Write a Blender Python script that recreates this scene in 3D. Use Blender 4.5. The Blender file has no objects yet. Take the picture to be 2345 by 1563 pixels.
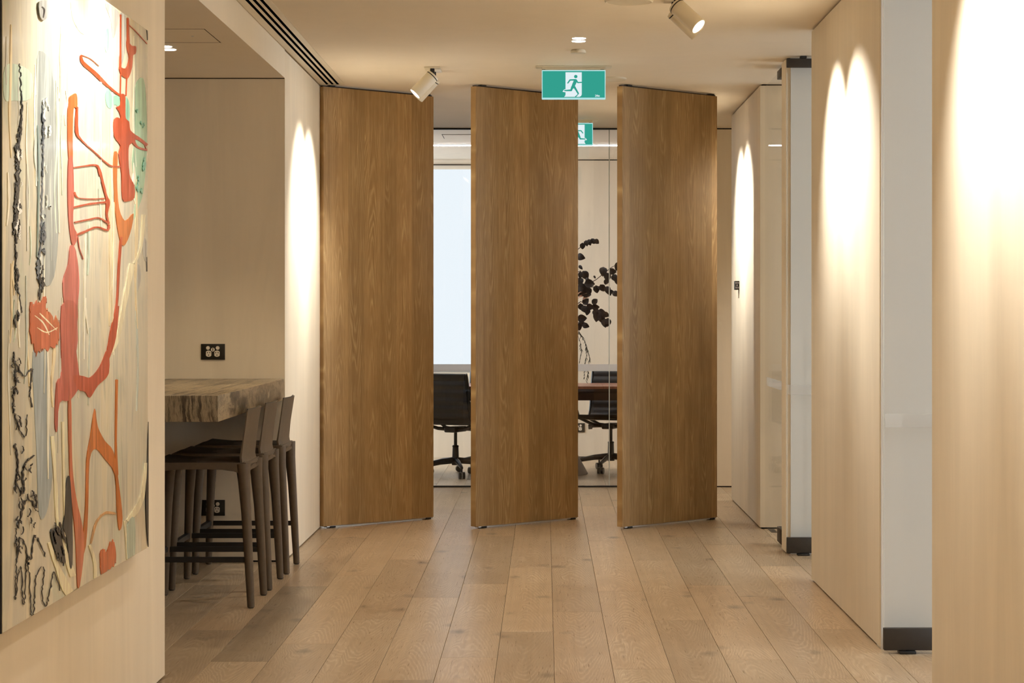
import bpy, bmesh, math, random
from mathutils import Vector, Matrix, Euler
from mathutils.geometry import tessellate_polygon
random.seed(7)
R = math.radians
sc = bpy.context.scene
C = sc.collection

# ------------------------------------------------------------------ camera, world, exposure
F = 4900.0                     # focal length in pixels of the 2345 px frame
EYE = 1.314
cam_d = bpy.data.cameras.new('camera'); cam = bpy.data.objects.new('camera', cam_d); C.objects.link(cam)
cam.location = (0, 0, EYE); cam.rotation_euler = (R(90), 0, 0)
cam_d.sensor_fit = 'HORIZONTAL'; cam_d.sensor_width = 36; cam_d.lens = F / 2345 * 36
cam_d.shift_x = (1172.5 - 1248) / 2345; cam_d.shift_y = (715 - 781.5) / 2345
cam_d.clip_start = .05; cam_d.clip_end = 100
sc.camera = cam
w = bpy.data.worlds.new('world'); sc.world = w; w.use_nodes = True
w.node_tree.nodes['Background'].inputs[0].default_value = (.75, .85, 1, 1)
w.node_tree.nodes['Background'].inputs[1].default_value = .3
sc.view_settings.view_transform = 'Standard'; sc.view_settings.look = 'None'
EXPO = .90
sc.view_settings.exposure = EXPO; sc.view_settings.gamma = 1; sc.view_settings.use_curve_mapping = False
sc.cycles.use_denoising = True
sc.cycles.max_bounces = 8; sc.cycles.diffuse_bounces = 5; sc.cycles.glossy_bounces = 3
sc.cycles.use_adaptive_sampling = True; sc.cycles.adaptive_threshold = .05; sc.cycles.adaptive_min_samples = 16
sc.cycles.transparent_max_bounces = 16; sc.cycles.caustics_reflective = False; sc.cycles.caustics_refractive = False
sc.cycles.sample_clamp_indirect = 6
WARM = (1, .96, .88); DAY = (.80, .90, 1.0)
P_SPOT = 92; P_DOWN = 32; P_NICHE = 38
E_BLIND = .58; E_OFFICE = 3.4

CEIL = 2.70
K = 2 ** -EXPO      # things that glow at a fixed shown brightness
XL = -1.37          # face of the left walls
XR = 1.308          # face of the right walls

# ------------------------------------------------------------------ helpers
def lin(c):
    return tuple(((v / 255) / 12.92 if v / 255 <= .04045 else ((v / 255 + .055) / 1.055) ** 2.4) for v in c)

class N:
    """tiny node helper"""
    def __init__(s, m): s.t = m.node_tree
    def n(s, kind, **kw):
        o = s.t.nodes.new(kind)
        for k, v in kw.items():
            if k.startswith('i_'):
                key = k[2:]; key = int(key) if key.isdigit() else key.replace('_', ' ')
                s.put(o.inputs[key], v)
            else: setattr(o, k, v)
        return o
    def put(s, inp, v):
        if hasattr(v, 'is_output'): s.t.links.new(v, inp)
        else: inp.default_value = v
    def m(s, op, a, b=None, c=None):
        o = s.n('ShaderNodeMath', operation=op)
        for i, v in enumerate((a, b, c)):
            if v is not None: s.put(o.inputs[i], v)
        return o.outputs[0]
    def noise(s, vec, scale=1, detail=2, rough=.5, dist=0):
        o = s.n('ShaderNodeTexNoise'); s.put(o.inputs['Vector'], vec)
        o.inputs['Scale'].default_value = scale; o.inputs['Detail'].default_value = detail
        o.inputs['Roughness'].default_value = rough; o.inputs['Distortion'].default_value = dist
        return o.outputs[0]
    def vec(s, x, y, z):
        o = s.n('ShaderNodeCombineXYZ')
        for i, v in enumerate((x, y, z)): s.put(o.inputs[i], v)
        return o.outputs[0]
    def ramp(s, fac, stops):
        o = s.n('ShaderNodeValToRGB'); s.put(o.inputs[0], fac)
        e = o.color_ramp.elements
        while len(e) < len(stops): e.new(.5)
        for k, (p, c) in zip(e, stops):
            k.position = p; k.color = (*c, 1) if len(c) == 3 else c
        return o.outputs[0]
    def mix(s, fac, a, b, mode='MIX'):
        o = s.n('ShaderNodeMix', data_type='RGBA', blend_type=mode)
        s.put(o.inputs[0], fac)
        s.put(o.inputs[6], (*a, 1) if isinstance(a, tuple) and len(a) == 3 else a)
        s.put(o.inputs[7], (*b, 1) if isinstance(b, tuple) and len(b) == 3 else b)
        return o.outputs[2]
    def maprange(s, v, a, b, c=0, d=1):
        o = s.n('ShaderNodeMapRange'); s.put(o.inputs[0], v)
        for i, q in enumerate((a, b, c, d)): o.inputs[i + 1].default_value = q
        return o.outputs[0]

def mat(name, col=(.8, .8, .8), rough=.5, metal=0, spec=.5, coat=0):
    m = bpy.data.materials.new(name); m.use_nodes = True
    b = m.node_tree.nodes['Principled BSDF']
    b.inputs['Base Color'].default_value = (*col, 1); b.inputs['Roughness'].default_value = rough
    b.inputs['Metallic'].default_value = metal; b.inputs['Specular IOR Level'].default_value = spec
    b.inputs['Coat Weight'].default_value = coat; b.inputs['Coat Roughness'].default_value = .08
    return m
def bsdf(m): return m.node_tree.nodes['Principled BSDF']
def speckle(m, amount=.08, scale=30):
    """slight procedural tone variation on a plain material"""
    h = N(m); b = bsdf(m); c = tuple(b.inputs['Base Color'].default_value)[:3]
    tc = h.n('ShaderNodeTexCoord')
    n = h.noise(tc.outputs['Object'], scale, 3)
    h.put(b.inputs['Base Color'], h.ramp(n, [(.3, tuple(v * (1 - amount) for v in c)), (.7, tuple(v * (1 + amount) for v in c))]))
    return m
def emit(name, col, strength):
    m = bpy.data.materials.new(name); m.use_nodes = True; t = m.node_tree
    t.nodes.remove(t.nodes['Principled BSDF'])
    e = t.nodes.new('ShaderNodeEmission'); e.inputs[0].default_value = (*col, 1); e.inputs[1].default_value = strength
    t.links.new(e.outputs[0], t.nodes['Material Output'].inputs[0])
    return m

def plaster(name, col, amt=.05):
    m = mat(name, col, .62, spec=.25); h = N(m); b = bsdf(m)
    g = h.n('ShaderNodeNewGeometry'); sp = h.n('ShaderNodeSeparateXYZ', i_0=g.outputs['Position'])
    v = h.vec(h.m('MULTIPLY', sp.outputs[0], 5), h.m('MULTIPLY', sp.outputs[1], 5), h.m('MULTIPLY', sp.outputs[2], .7))
    n1 = h.noise(v, 1, 4, .6, .6)
    v2 = h.vec(h.m('MULTIPLY', sp.outputs[0], 60), h.m('MULTIPLY', sp.outputs[1], 60), h.m('MULTIPLY', sp.outputs[2], 4))
    n2 = h.noise(v2, 1, 3, .6)
    f = h.m('ADD', h.m('MULTIPLY', n1, .85), h.m('MULTIPLY', n2, .15))
    h.put(b.inputs['Base Color'], h.ramp(f, [(.28, tuple(q * (1 - amt * 1.5) for q in col)), (.72, tuple(min(1, q * (1 + amt)) for q in col))]))
    bp = h.n('ShaderNodeBump', i_Height=n2); bp.inputs['Strength'].default_value = .06; bp.inputs['Distance'].default_value = .004
    h.put(b.inputs['Normal'], bp.outputs[0])
    return m

def oak(name, light, dark, pale, la, strip, rough, ring=1.0, contrast=1.0, spec=.4, knots=0.0, tone=False, lfreq=8.0):
    """crown-cut oak: la = axis index the grain runs along, strip = veneer/plank width"""
    m = mat(name, light, rough, spec=spec); h = N(m); b = bsdf(m)
    tc = h.n('ShaderNodeTexCoord'); oi = h.n('ShaderNodeObjectInfo')
    sp = h.n('ShaderNodeSeparateXYZ', i_0=tc.outputs['Object'])
    wv = sp.outputs[0]; l = sp.outputs[la]
    rnd = h.m('MULTIPLY', oi.outputs['Random'], 37.0)
    q = h.m('ADD', h.m('DIVIDE', wv, strip), 20.5)
    idx = h.m('FLOOR', q); wl = h.m('SUBTRACT', h.m('FRACT', q), .5)
    wn = h.n('ShaderNodeTexWhiteNoise', noise_dimensions='2D'); h.put(wn.inputs['Vector'], h.vec(idx, rnd, 0))
    r = wn.outputs['Value']; r20 = h.m('MULTIPLY', r, 20)
    sx = h.m('ADD', h.m('MULTIPLY', wl, strip), h.m('MULTIPLY', r, 7))
    lo = h.m('ADD', l, r20)
    n1 = h.noise(h.vec(h.m('MULTIPLY', sx, 9), h.m('MULTIPLY', lo, 1.3), rnd), 1, 2, .5)
    n2 = h.noise(h.vec(h.m('MULTIPLY', sx, 40), h.m('MULTIPLY', lo, 9), rnd), 1, 2, .5)
    cx = h.m('SUBTRACT', wl, h.m('MULTIPLY', h.m('SUBTRACT', n1, .5), .5))
    sgn = h.m('SUBTRACT', h.m('MULTIPLY', h.m('GREATER_THAN', r, .5), 2), 1)
    par = h.m('MULTIPLY', h.m('POWER', h.m('ABSOLUTE', cx), 1.6), 24 * ring)
    cath = h.m('ADD', h.m('ADD', par, h.m('MULTIPLY', h.m('MULTIPLY', lo, sgn), lfreq)), h.m('ADD', h.m('MULTIPLY', n1, 7.0), h.m('MULTIPLY', n2, .8)))
    ph = h.m('FRACT', cath)
    rings = h.maprange(h.m('ABSOLUTE', h.m('SUBTRACT', ph, .5)), .5, .18, 1, 0)    # thin pale lines
    fine = h.noise(h.vec(h.m('MULTIPLY', sx, 420), h.m('MULTIPLY', lo, 7), rnd), 1, 2, .6)
    mid = h.noise(h.vec(h.m('MULTIPLY', sx, 55), h.m('MULTIPLY', lo, .9), rnd), 1, 3, .55)
    blot = h.noise(h.vec(h.m('MULTIPLY', sx, 6), h.m('MULTIPLY', lo, 2.6), rnd), 1, 3, .6)
    base = h.ramp(h.m('ADD', h.m('MULTIPLY', mid, .65), h.m('MULTIPLY', fine, .35)), [(.5 - .26 / contrast, dark), (.5 + .22 / contrast, light)])
    lines = h.m('MULTIPLY', h.m('MULTIPLY', rings, h.maprange(fine, .3, .65)), h.maprange(blot, .40, .60, .22, .8))
    col = h.mix(lines, base, pale)
    col = h.mix(h.maprange(blot, .25, .5, .32 * contrast, 0), col, dark)
    if knots:
        vo = h.n('ShaderNodeTexVoronoi', feature='F1'); h.put(vo.inputs['Vector'], h.vec(h.m('MULTIPLY', sx, 5.5), h.m('MULTIPLY', lo, 3.2), rnd)); vo.inputs['Scale'].default_value = 1
        kn = h.m('MULTIPLY', h.maprange(h.m('ADD', vo.outputs['Distance'], h.m('MULTIPLY', h.m('SUBTRACT', n2, .5), .25)), .05, .26, 1, 0), h.m('MULTIPLY', h.m('GREATER_THAN', h.n('ShaderNodeSeparateColor', i_0=vo.outputs['Color']).outputs[0], .66), knots))
        col = h.mix(kn, col, tuple(q * .42 for q in dark))
    stripe = h.maprange(r, 0, 1, .86, 1.1)
    col = h.mix(1.0, col, h.vec(stripe, stripe, stripe), 'MULTIPLY')
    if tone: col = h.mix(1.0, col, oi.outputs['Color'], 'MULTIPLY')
    h.put(b.inputs['Base Color'], col)
    h.put(b.inputs['Roughness'], h.maprange(fine, .2, .8, rough - .05, rough + .08))
    bp = h.n('ShaderNodeBump', i_Height=fine); bp.inputs['Strength'].default_value = .08; bp.inputs['Distance'].default_value = .002
    h.put(b.inputs['Normal'], bp.outputs[0])
    return m

M = {}
M['wall'] = plaster('limewash_plaster', lin((234, 221, 199)), .05)
M['ceil'] = plaster('ceiling_paint', lin((236, 224, 204)), .015)
M['white_wall'] = plaster('white_reveal_paint', lin((224, 224, 220)), .015)
M['gap'] = mat('shadow_gap_black', lin((40, 34, 27)), .9, spec=.1)
M['sub'] = mat('floor_joint_dark', lin((70, 54, 36)), .9, spec=.1)
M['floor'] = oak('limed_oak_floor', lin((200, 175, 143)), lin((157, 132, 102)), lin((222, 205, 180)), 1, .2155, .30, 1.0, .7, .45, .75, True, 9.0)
M['panel'] = oak('oak_veneer', lin((182, 149, 103)), lin((140, 109, 68)), lin((216, 188, 138)), 2, .128, .42, .6, 1.0, .35, lfreq=5.0)
M['lacquer'] = speckle(mat('cream_lacquer', lin((224, 214, 192)), .4), .02)
M['black'] = speckle(mat('black_metal', lin((30, 27, 25)), .45), .1)
M['void'] = mat('vent_void', (.002, .002, .002), .9, spec=0)
M['bronze'] = speckle(mat('dark_bronze_fitting', lin((58, 52, 47)), .5, .2), .06)
M['leather'] = speckle(mat('taupe_saddle_leather', lin((98, 84, 68)), .5, spec=.4), .07, 60)
M['seatleather'] = speckle(mat('seat_leather', lin((72, 60, 46)), .55, spec=.35), .07, 60)
M['barmetal'] = speckle(mat('footrest_steel', lin((34, 30, 27)), .5), .1)
M['chair'] = speckle(mat('black_chair_leather', lin((22, 20, 19)), .42), .1, 50)
M['chairmetal'] = speckle(mat('black_chair_frame', lin((26, 24, 23)), .3, .1), .1)
M['chrome'] = speckle(mat('chrome', (.7, .7, .72), .12, 1), .02)
M['alu'] = speckle(mat('aluminium_strip', lin((205, 205, 205)), .3, .8), .03)
M['socket'] = speckle(mat('socket_white', lin((232, 222, 205)), .4), .02)
M['plate'] = speckle(mat('socket_plate_black', lin((36, 31, 22)), .4), .05)
M['lamp'] = emit('lamp_lens', (1, .95, .86), 9)
M['led'] = emit('led_line', (.95, .96, 1), 14)
M['office_fill'] = emit('office_fill', (1, .96, .9), 3.5)  # glow of the added office panels
M['blind'] = emit('daylit_blind', (.86, .94, 1.0), E_BLIND)
M['office_blind'] = emit('daylit_office_blind', DAY, E_OFFICE)
M['side_fill'] = emit('side_fill_glow', DAY, 4.5)  # glow of the added meeting room side window
M['sign_green'] = emit('sign_green', lin((52, 160, 142)), K)
M['sign_white'] = emit('sign_white', lin((228, 240, 244)), K)
M['sign_edge'] = emit('sign_edge', lin((178, 228, 228)), K)
M['tabletop'] = oak('table_veneer', lin((176, 120, 96)), lin((140, 88, 70)), lin((196, 142, 118)), 0, .3, .35, .6)
M['tableedge'] = speckle(mat('table_underside', lin((70, 48, 38)), .6), .08)
M['cone'] = speckle(mat('grey_table_base', lin((120, 112, 112)), .5), .04)
M['leaf'] = speckle(mat('dark_leaf', lin((46, 36, 33)), .5), .3, 40)
M['twig'] = speckle(mat('twig', lin((70, 52, 40)), .7), .2)
M['flower'] = speckle(mat('peach_petal', lin((225, 180, 150)), .6), .1)
M['vase'] = speckle(mat('stone_vase', lin((90, 84, 80)), .55), .1)
M['moss'] = speckle(mat('tendril_leaf', lin((66, 62, 44)), .6), .2)

for k in ('lamp', 'sign_green', 'sign_white', 'sign_edge'): M[k].cycles.emission_sampling = 'NONE'
def mk_glass(name, tint, refl):
    m = bpy.data.materials.new(name); m.use_nodes = True; t = m.node_tree; t.nodes.remove(t.nodes['Principled BSDF'])
    tr = t.nodes.new('ShaderNodeBsdfTransparent'); tr.inputs[0].default_value = (*tint, 1)
    gl = t.nodes.new('ShaderNodeBsdfGlossy'); gl.inputs['Roughness'].default_value = .015
    lw = t.nodes.new('ShaderNodeFresnel'); lw.inputs[0].default_value = 1.5
    mp = t.nodes.new('ShaderNodeMath'); mp.operation = 'MULTIPLY'; mp.inputs[1].default_value = refl; t.links.new(lw.outputs[0], mp.inputs[0])
    mx = t.nodes.new('ShaderNodeMixShader'); t.links.new(mp.outputs[0], mx.inputs[0]); t.links.new(tr.outputs[0], mx.inputs[1]); t.links.new(gl.outputs[0], mx.inputs[2])
    t.links.new(mx.outputs[0], t.nodes['Material Output'].inputs[0])
    return m
M['glass'] = mk_glass('clear_glass', (.985, .985, .985), 1.0)
def mk_film(name, col, op):
    m = bpy.data.materials.new(name); m.use_nodes = True; t = m.node_tree; t.nodes.remove(t.nodes['Principled BSDF'])
    tr = t.nodes.new('ShaderNodeBsdfTransparent'); df = t.nodes.new('ShaderNodeBsdfDiffuse'); df.inputs[0].default_value = (*col, 1)
    tl = t.nodes.new('ShaderNodeBsdfTranslucent'); tl.inputs[0].default_value = (*col, 1)
    ad = t.nodes.new('ShaderNodeMixShader'); t.links.new(df.outputs[0], ad.inputs[1]); t.links.new(tl.outputs[0], ad.inputs[2]); ad.inputs[0].default_value = .5
    mx = t.nodes.new('ShaderNodeMixShader'); mx.inputs[0].default_value = op
    t.links.new(tr.outputs[0], mx.inputs[1]); t.links.new(ad.outputs[0], mx.inputs[2]); t.links.new(mx.outputs[0], t.nodes['Material Output'].inputs[0])
    return m
M['door_glass'] = mk_glass('door_glass', (.985, .985, .985), .12)
M['film'] = mk_film('frosted_film', (.93, .94, .98), .8)
M['door_film'] = mk_film('door_film', (.80, .82, .84), .2)
M['edgeglass'] = speckle(mat('glass_edge', lin((240, 246, 244)), .2), .02)

def mk_stone():
    m = mat('banded_travertine', (.4, .36, .3), .32, spec=.5); h = N(m); b = bsdf(m)
    tc = h.n('ShaderNodeTexCoord'); sp = h.n('ShaderNodeSeparateXYZ', i_0=tc.outputs['Object'])
    x, y, z = sp.outputs
    d = h.noise(h.vec(h.m('MULTIPLY', x, 6), h.m('MULTIPLY', y, 2.2), h.m('MULTIPLY', z, 9)), 1, 5, .65, .8)
    xx = h.m('ADD', x, h.m('MULTIPLY', d, .035))
    n = h.noise(h.vec(h.m('MULTIPLY', xx, 34), h.m('MULTIPLY', y, 1.2), h.m('MULTIPLY', z, 2.5)), 1, 5, .62)
    f2 = h.noise(h.vec(h.m('MULTIPLY', xx, 150), h.m('MULTIPLY', y, 12), h.m('MULTIPLY', z, 30)), 1, 3, .6)
    f = h.m('ADD', h.m('MULTIPLY', n, .8), h.m('MULTIPLY', f2, .2))
    h.put(b.inputs['Base Color'], h.ramp(f, [(.36, lin((46, 38, 30))), (.45, lin((92, 79, 62))), (.53, lin((160, 143, 116))), (.58, lin((104, 91, 72))), (.68, lin((190, 174, 146)))]))
    return m
M['stone'] = mk_stone()

class G:
    """collects geometry into one bmesh"""
    def __init__(s): s.b = bmesh.new()
    def box(s, x0, x1, y0, y1, z0, z1, bev=0, seg=2, mx=None):
        r = bmesh.ops.create_cube(s.b, size=1)
        vs = r['verts']
        for v in vs:
            v.co = Vector(((x0 + x1) / 2 + v.co.x * (x1 - x0), (y0 + y1) / 2 + v.co.y * (y1 - y0), (z0 + z1) / 2 + v.co.z * (z1 - z0)))
        if bev:
            es = list({e for v in vs for e in v.link_edges})
            r = bmesh.ops.bevel(s.b, geom=es, offset=bev, segments=seg, profile=.5, affect='EDGES')
            vs = list({v for f in r['faces'] for v in f.verts} | {v for v in vs if v.is_valid})
        if mx is not None: bmesh.ops.transform(s.b, matrix=mx, verts=vs)
        return s
    def tube(s, pts, rad, n=10, flat=1.0, cap=True, up=None):
        """tube through pts; rad = number or list; flat squeezes the section along the second axis"""
        pts = [Vector(p) for p in pts]
        if not isinstance(rad, (list, tuple)): rad = [rad] * len(pts)
        rings = []
        prev = Vector(up) if up else None
        for i, p in enumerate(pts):
            t = (pts[min(i + 1, len(pts) - 1)] - pts[max(i - 1, 0)]).normalized()
            if prev is None:
                a = Vector((0, 0, 1)) if abs(t.z) < .9 else Vector((0, 1, 0))
            else: a = prev
            u = (a - t * a.dot(t)).normalized(); v = t.cross(u); prev = u
            rings.append([s.b.verts.new(p + u * math.cos(2 * math.pi * k / n) * rad[i] + v * math.sin(2 * math.pi * k / n) * rad[i] * flat) for k in range(n)])
        for a, b in zip(rings, rings[1:]):
            for k in range(n): s.b.faces.new((a[k], a[(k + 1) % n], b[(k + 1) % n], b[k]))
        if cap: s.b.faces.new(rings[0][::-1]); s.b.faces.new(rings[-1])
        return s
    def lathe(s, prof, c=(0, 0, 0), n=24, axis='z'):
        rings = []
        for r, z in prof:
            row = []
            for k in range(n):
                a = 2 * math.pi * k / n; q = (r * math.cos(a), r * math.sin(a), z)
                if axis == 'y': q = (q[0], q[2], q[1])
                row.append(s.b.verts.new(Vector(c) + Vector(q)))
            rings.append(row)
        for a, b in zip(rings, rings[1:]):
            for k in range(n): s.b.faces.new((a[k], a[(k + 1) % n], b[(k + 1) % n], b[k]))
        s.b.faces.new(rings[0][::-1]); s.b.faces.new(rings[-1])
        return s
    def prism(s, poly, fn, t):
        """poly of 2-D points, fn(u, v, depth) -> 3-D, extruded from depth 0 to t"""
        a = [s.b.verts.new(fn(u, v, 0)) for u, v in poly]; b = [s.b.verts.new(fn(u, v, t)) for u, v in poly]
        n = len(poly)
        for i, j, k in tessellate_polygon([[Vector((u, v, 0)) for u, v in poly]]):
            for q in (a, b):
                try: s.b.faces.new((q[i], q[j], q[k]))
                except ValueError: pass
        for k in range(n): s.b.faces.new((a[k], a[(k + 1) % n], b[(k + 1) % n], b[k]))
        return s
    def grid(s, rows, closed=False, cap=False):
        vs = [[s.b.verts.new(p) for p in row] for row in rows]
        n = len(vs[0])
        for a, b in zip(vs, vs[1:]):
            for k in range(n if closed else n - 1): s.b.faces.new((a[k], a[(k + 1) % n], b[(k + 1) % n], b[k]))
        if cap: s.b.faces.new(vs[0][::-1]); s.b.faces.new(vs[-1])
        return s
    def mesh(s, name, m, smooth=True):
        bmesh.ops.recalc_face_normals(s.b, faces=s.b.faces)
        me = bpy.data.meshes.new(name); s.b.to_mesh(me); s.b.free()
        if m is not None: me.materials.append(m)
        if smooth:
            for p in me.polygons: p.use_smooth = True
            try: me.set_sharp_from_angle(angle=R(35))
            except Exception: pass
        return me
    def build(s, name, m, parent=None, smooth=True):
        return link(name, s.mesh(name, m, smooth), parent)

def link(name, me, parent=None):
    o = bpy.data.objects.new(name, me); C.objects.link(o)
    if parent is not None: o.parent = parent
    return o
def tag(o, label=None, cat=None, group=None, kind=None):
    if label: o['label'] = label
    if cat: o['category'] = cat
    if group: o['group'] = group
    if kind: o['kind'] = kind
    return o
def empty(name, loc=(0, 0, 0), rz=0):
    o = bpy.data.objects.new(name, None); C.objects.link(o); o.location = loc; o.rotation_euler = (0, 0, rz); o.empty_display_size = .1
    return o
def copy_tree(o, parent=None):
    c = o.copy(); C.objects.link(c); c.parent = parent
    for ch in list(o.children): copy_tree(ch, c)
    return c
def bbox_box(name, x0, x1, y0, y1, z0, z1, m, parent=None, bev=0):
    g = G(); g.box(x0, x1, y0, y1, z0, z1, bev); return g.build(name, m, parent)
def spot_lamp(name, parent, loc, direc, power, angle, blend, col=WARM, rad=.02):
    d = bpy.data.lights.new(name, 'SPOT'); d.energy = power; d.color = col; d.spot_size = R(angle); d.spot_blend = blend; d.shadow_soft_size = rad
    o = bpy.data.objects.new(name, d); C.objects.link(o); o.parent = parent; o.location = loc
    o.rotation_euler = Vector(direc).to_track_quat('-Z', 'Y').to_euler()
    return o

# ------------------------------------------------------------------ the setting
def struct(o, label):
    o['kind'] = 'structure'; o['label'] = label; return o
def wall(name, x0, x1, y0, y1, label, m='wall', z0=0, z1=CEIL, gap=.009):
    core = bbox_box(name, x0, x1, y0, y1, z0 + gap, z1 - gap, M[m])
    struct(core, label)
    i = .012
    bbox_box('shadow_gap', x0 + i, x1 - i, y0 + i, y1 - i, z0, z1, M['gap'], core)
    return core

floor = struct(bbox_box('floor', -5.2, 5.4, -4, 19.6, -.12, -.012, M['sub']), 'pale limed oak plank floor running down the corridor')
PW = .2155; PL = 2.212; X0 = .034
starts = {0: 9.40, 1: 10.10, 2: 11.35, 3: 8.10, 4: 9.90, 5: 8.88, -1: 11.03, -2: 10.36, -3: 9.87, -4: 9.17, -5: 10.70, -6: 10.27, -7: 8.86}
tones = {(-6, 0): .66, (-7, 0): .80, (-3, 1): .93, (-5, 1): 1.06, (0, 1): .88, (-2, -1): 1.08, (-3, -1): .9}  # darkest board: its own tone plus the stools' shadow put into its colour
g = G(); g.box(-PW / 2 + .0007, PW / 2 - .0007, -PL / 2 + .0009, PL / 2 - .0009, -.012, 0, .0008, 1)
plank_me = g.mesh('plank', M['floor'], False)
rp = random.Random(3)
for k in range(-17, 19):
    y = starts.get(k, 9 + rp.random() * PL)
    j0 = math.floor((2.0 - y) / PL); j1 = math.ceil((19.5 - y) / PL)
    if k < -12 or k > 8: j0 = math.floor((5 - y) / PL)
    for j in range(j0, j1):
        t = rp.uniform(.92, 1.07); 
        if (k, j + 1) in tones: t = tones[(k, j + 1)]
        yc = y + (j + .5) * PL
        if k < -7 and yc > 12.3 and k < -12: continue
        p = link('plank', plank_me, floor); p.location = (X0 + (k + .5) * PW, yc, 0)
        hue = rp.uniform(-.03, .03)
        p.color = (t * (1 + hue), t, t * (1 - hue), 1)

ceiling = struct(bbox_box('ceiling', -5.2, 5.4, -4, 19.6, CEIL, CEIL + .15, M['ceil']), 'flat cream ceiling over corridor and meeting room')
struct(bbox_box('ceiling_niche', -5.0, XL, 7.71, 11.27, 2.548, CEIL, M['ceil']), 'lower cream ceiling over the stone bench recess')
wall('wall_left', -1.57, XL, -4, 7.71, 'pale plaster wall the painting hangs on')
wall('wall_left_far', -5.0, XL, 11.27, 13.17, 'plaster wall end at the back of the bench recess')
struct(bbox_box('shadow_line', -5.0, XL - .002, 11.265, 11.2695, 2.5435, 2.5478, M['sub']), 'dark shadow line along the top of the recess wall')  # thin dark strip stands in for the shade of the hidden joint
wall('wall_right', XR, 1.55, -4, 7.23, 'near plaster wall at the right edge')
wb = wall('wall_right_middle', XR, 1.60, 8.36, 10.5, 'plaster wall between the two white door reveals')
wall('wall_right_pier', XR + .004, 1.60, 11.66, 11.86, 'narrow pier beside the far pivot door')
wall('wall_right_far', XR, 1.60, 13.0, 15.0, 'far plaster wall carrying the small switch plate')
# white partitions behind the open doors (seen through their glass)
struct(bbox_box('wall_reveal', XR + .004, 5.2, 8.345, 8.46, 0, CEIL, M['white_wall']), 'white reveal behind the near open glass door')
struct(bbox_box('wall_reveal_far', XR + .03, 5.2, 11.645, 11.76, 0, CEIL, M['white_wall']), 'white reveal behind the far open glass door')
wall('wall_end', 1.22, 5.2, 16.1, 16.22, 'end wall right of the meeting room glass')
wall('wall_meeting_back', -.20, 2.6, 19.4, 19.6, 'meeting room back wall beside the blind')
struct(bbox_box('wall_meeting_sill', -3.2, -.20, 19.4, 19.6, 0, .766, M['wall']), 'wall under the meeting room window')
struct(bbox_box('wall_meeting_right', 2.4, 2.6, 16.22, 19.4, 0, CEIL, M['wall']), 'meeting room right wall')
struct(bbox_box('wall_meeting_left', -3.4, -3.2, 16.1, 19.6, 0, CEIL, M['wall']), 'meeting room left wall')
struct(bbox_box('wall_outer_left', -5.2, -5.0, -4, 16.3, 0, CEIL, M['wall']), 'outer wall left')
struct(bbox_box('wall_back', -5.2, 5.4, -4.2, -4, 0, CEIL, M['wall']), 'wall behind the camera')
struct(bbox_box('wall_end_left', -5.0, -3.2, 16.1, 16.3, 0, CEIL, M['wall']), 'end wall left of the meeting room')
struct(bbox_box('wall_light_block', 1.60, 5.2, 14.86, 15.0, 0, CEIL, M['wall']), 'unseen wall added to block office daylight from the passage')  # unseen, added so office daylight stays off the end wall
# office window wall with daylit blinds, seen by nobody but lighting the side rooms
struct(bbox_box('wall_outer_right', 5.2, 5.4, -4, 16.3, 0, CEIL, M['white_wall']), 'office window wall')
for k, (ya, yb) in enumerate(((3.4, 8.2), (8.7, 11.5), (12.0, 14.7))):
    wn = struct(bbox_box('window_%d' % (k + 2), 5.16, 5.2, ya, yb, .7, 2.55, M['lacquer']), 'office window with daylit blind')
    bbox_box('blind', 5.15, 5.159, ya + .05, yb - .05, .75, 2.5, M['office_blind'], wn)

# meeting room window and blind in the back wall
win = struct(bbox_box('window_1', -3.2, -.20, 19.52, 19.58, .766, CEIL, M['lacquer']), 'meeting room window behind a bright roller blind')
bbox_box('window_head', -3.2, -.20, 19.41, 19.53, 2.615, CEIL - .001, M['ceil'], win)
bbox_box('blind_track', -3.2, -.20, 19.395, 19.412, 2.648, 2.656, M['gap'], win)
bl = tag(bbox_box('roller_blind', -3.18, -.22, 19.47, 19.476, .79, 2.614, M['blind']), 'bright white roller blind behind the meeting room chairs', 'blind')
bbox_box('bottom_bar', -3.18, -.22, 19.465, 19.481, .768, .79, M['alu'], bl)

wn = struct(bbox_box('window_5', -3.2, -3.16, 16.7, 19.2, .7, 2.6, M['lacquer']), 'unseen side window added to brighten the meeting room')  # invented window out of view, gives the meeting room extra daylight
bbox_box('blind', -3.159, -3.15, 16.75, 19.15, .75, 2.55, M['side_fill'], wn)
# glazed partition of the meeting room
glz = empty('glass_partition', (0, 16.1, 0))
tag(glz, 'frameless clear glass partition in front of the meeting room', 'partition')
xs = [-3.2, -1.62, -.46, .4836, 1.22]
for a, b in zip(xs, xs[1:]):
    p = bbox_box('glass_pane', a + .0015, b - .0015, -.006, .006, .012, CEIL - .012, M['glass'], glz)
    bbox_box('frosted_band', a + .002, b - .002, -.0085, -.0065, .873, .925, M['film'], p)
for x in xs[1:-1]: bbox_box('glass_joint', x - .0035, x + .0035, -.006, .0062, .012, CEIL - .012, M['edgeglass'], glz)
bbox_box('head_channel', -3.2, 1.22, -.014, .014, CEIL - .012, CEIL - .001, M['black'], glz)
bbox_box('floor_channel', -3.2, 1.22, -.012, .012, .0005, .011, M['black'], glz)

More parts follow.
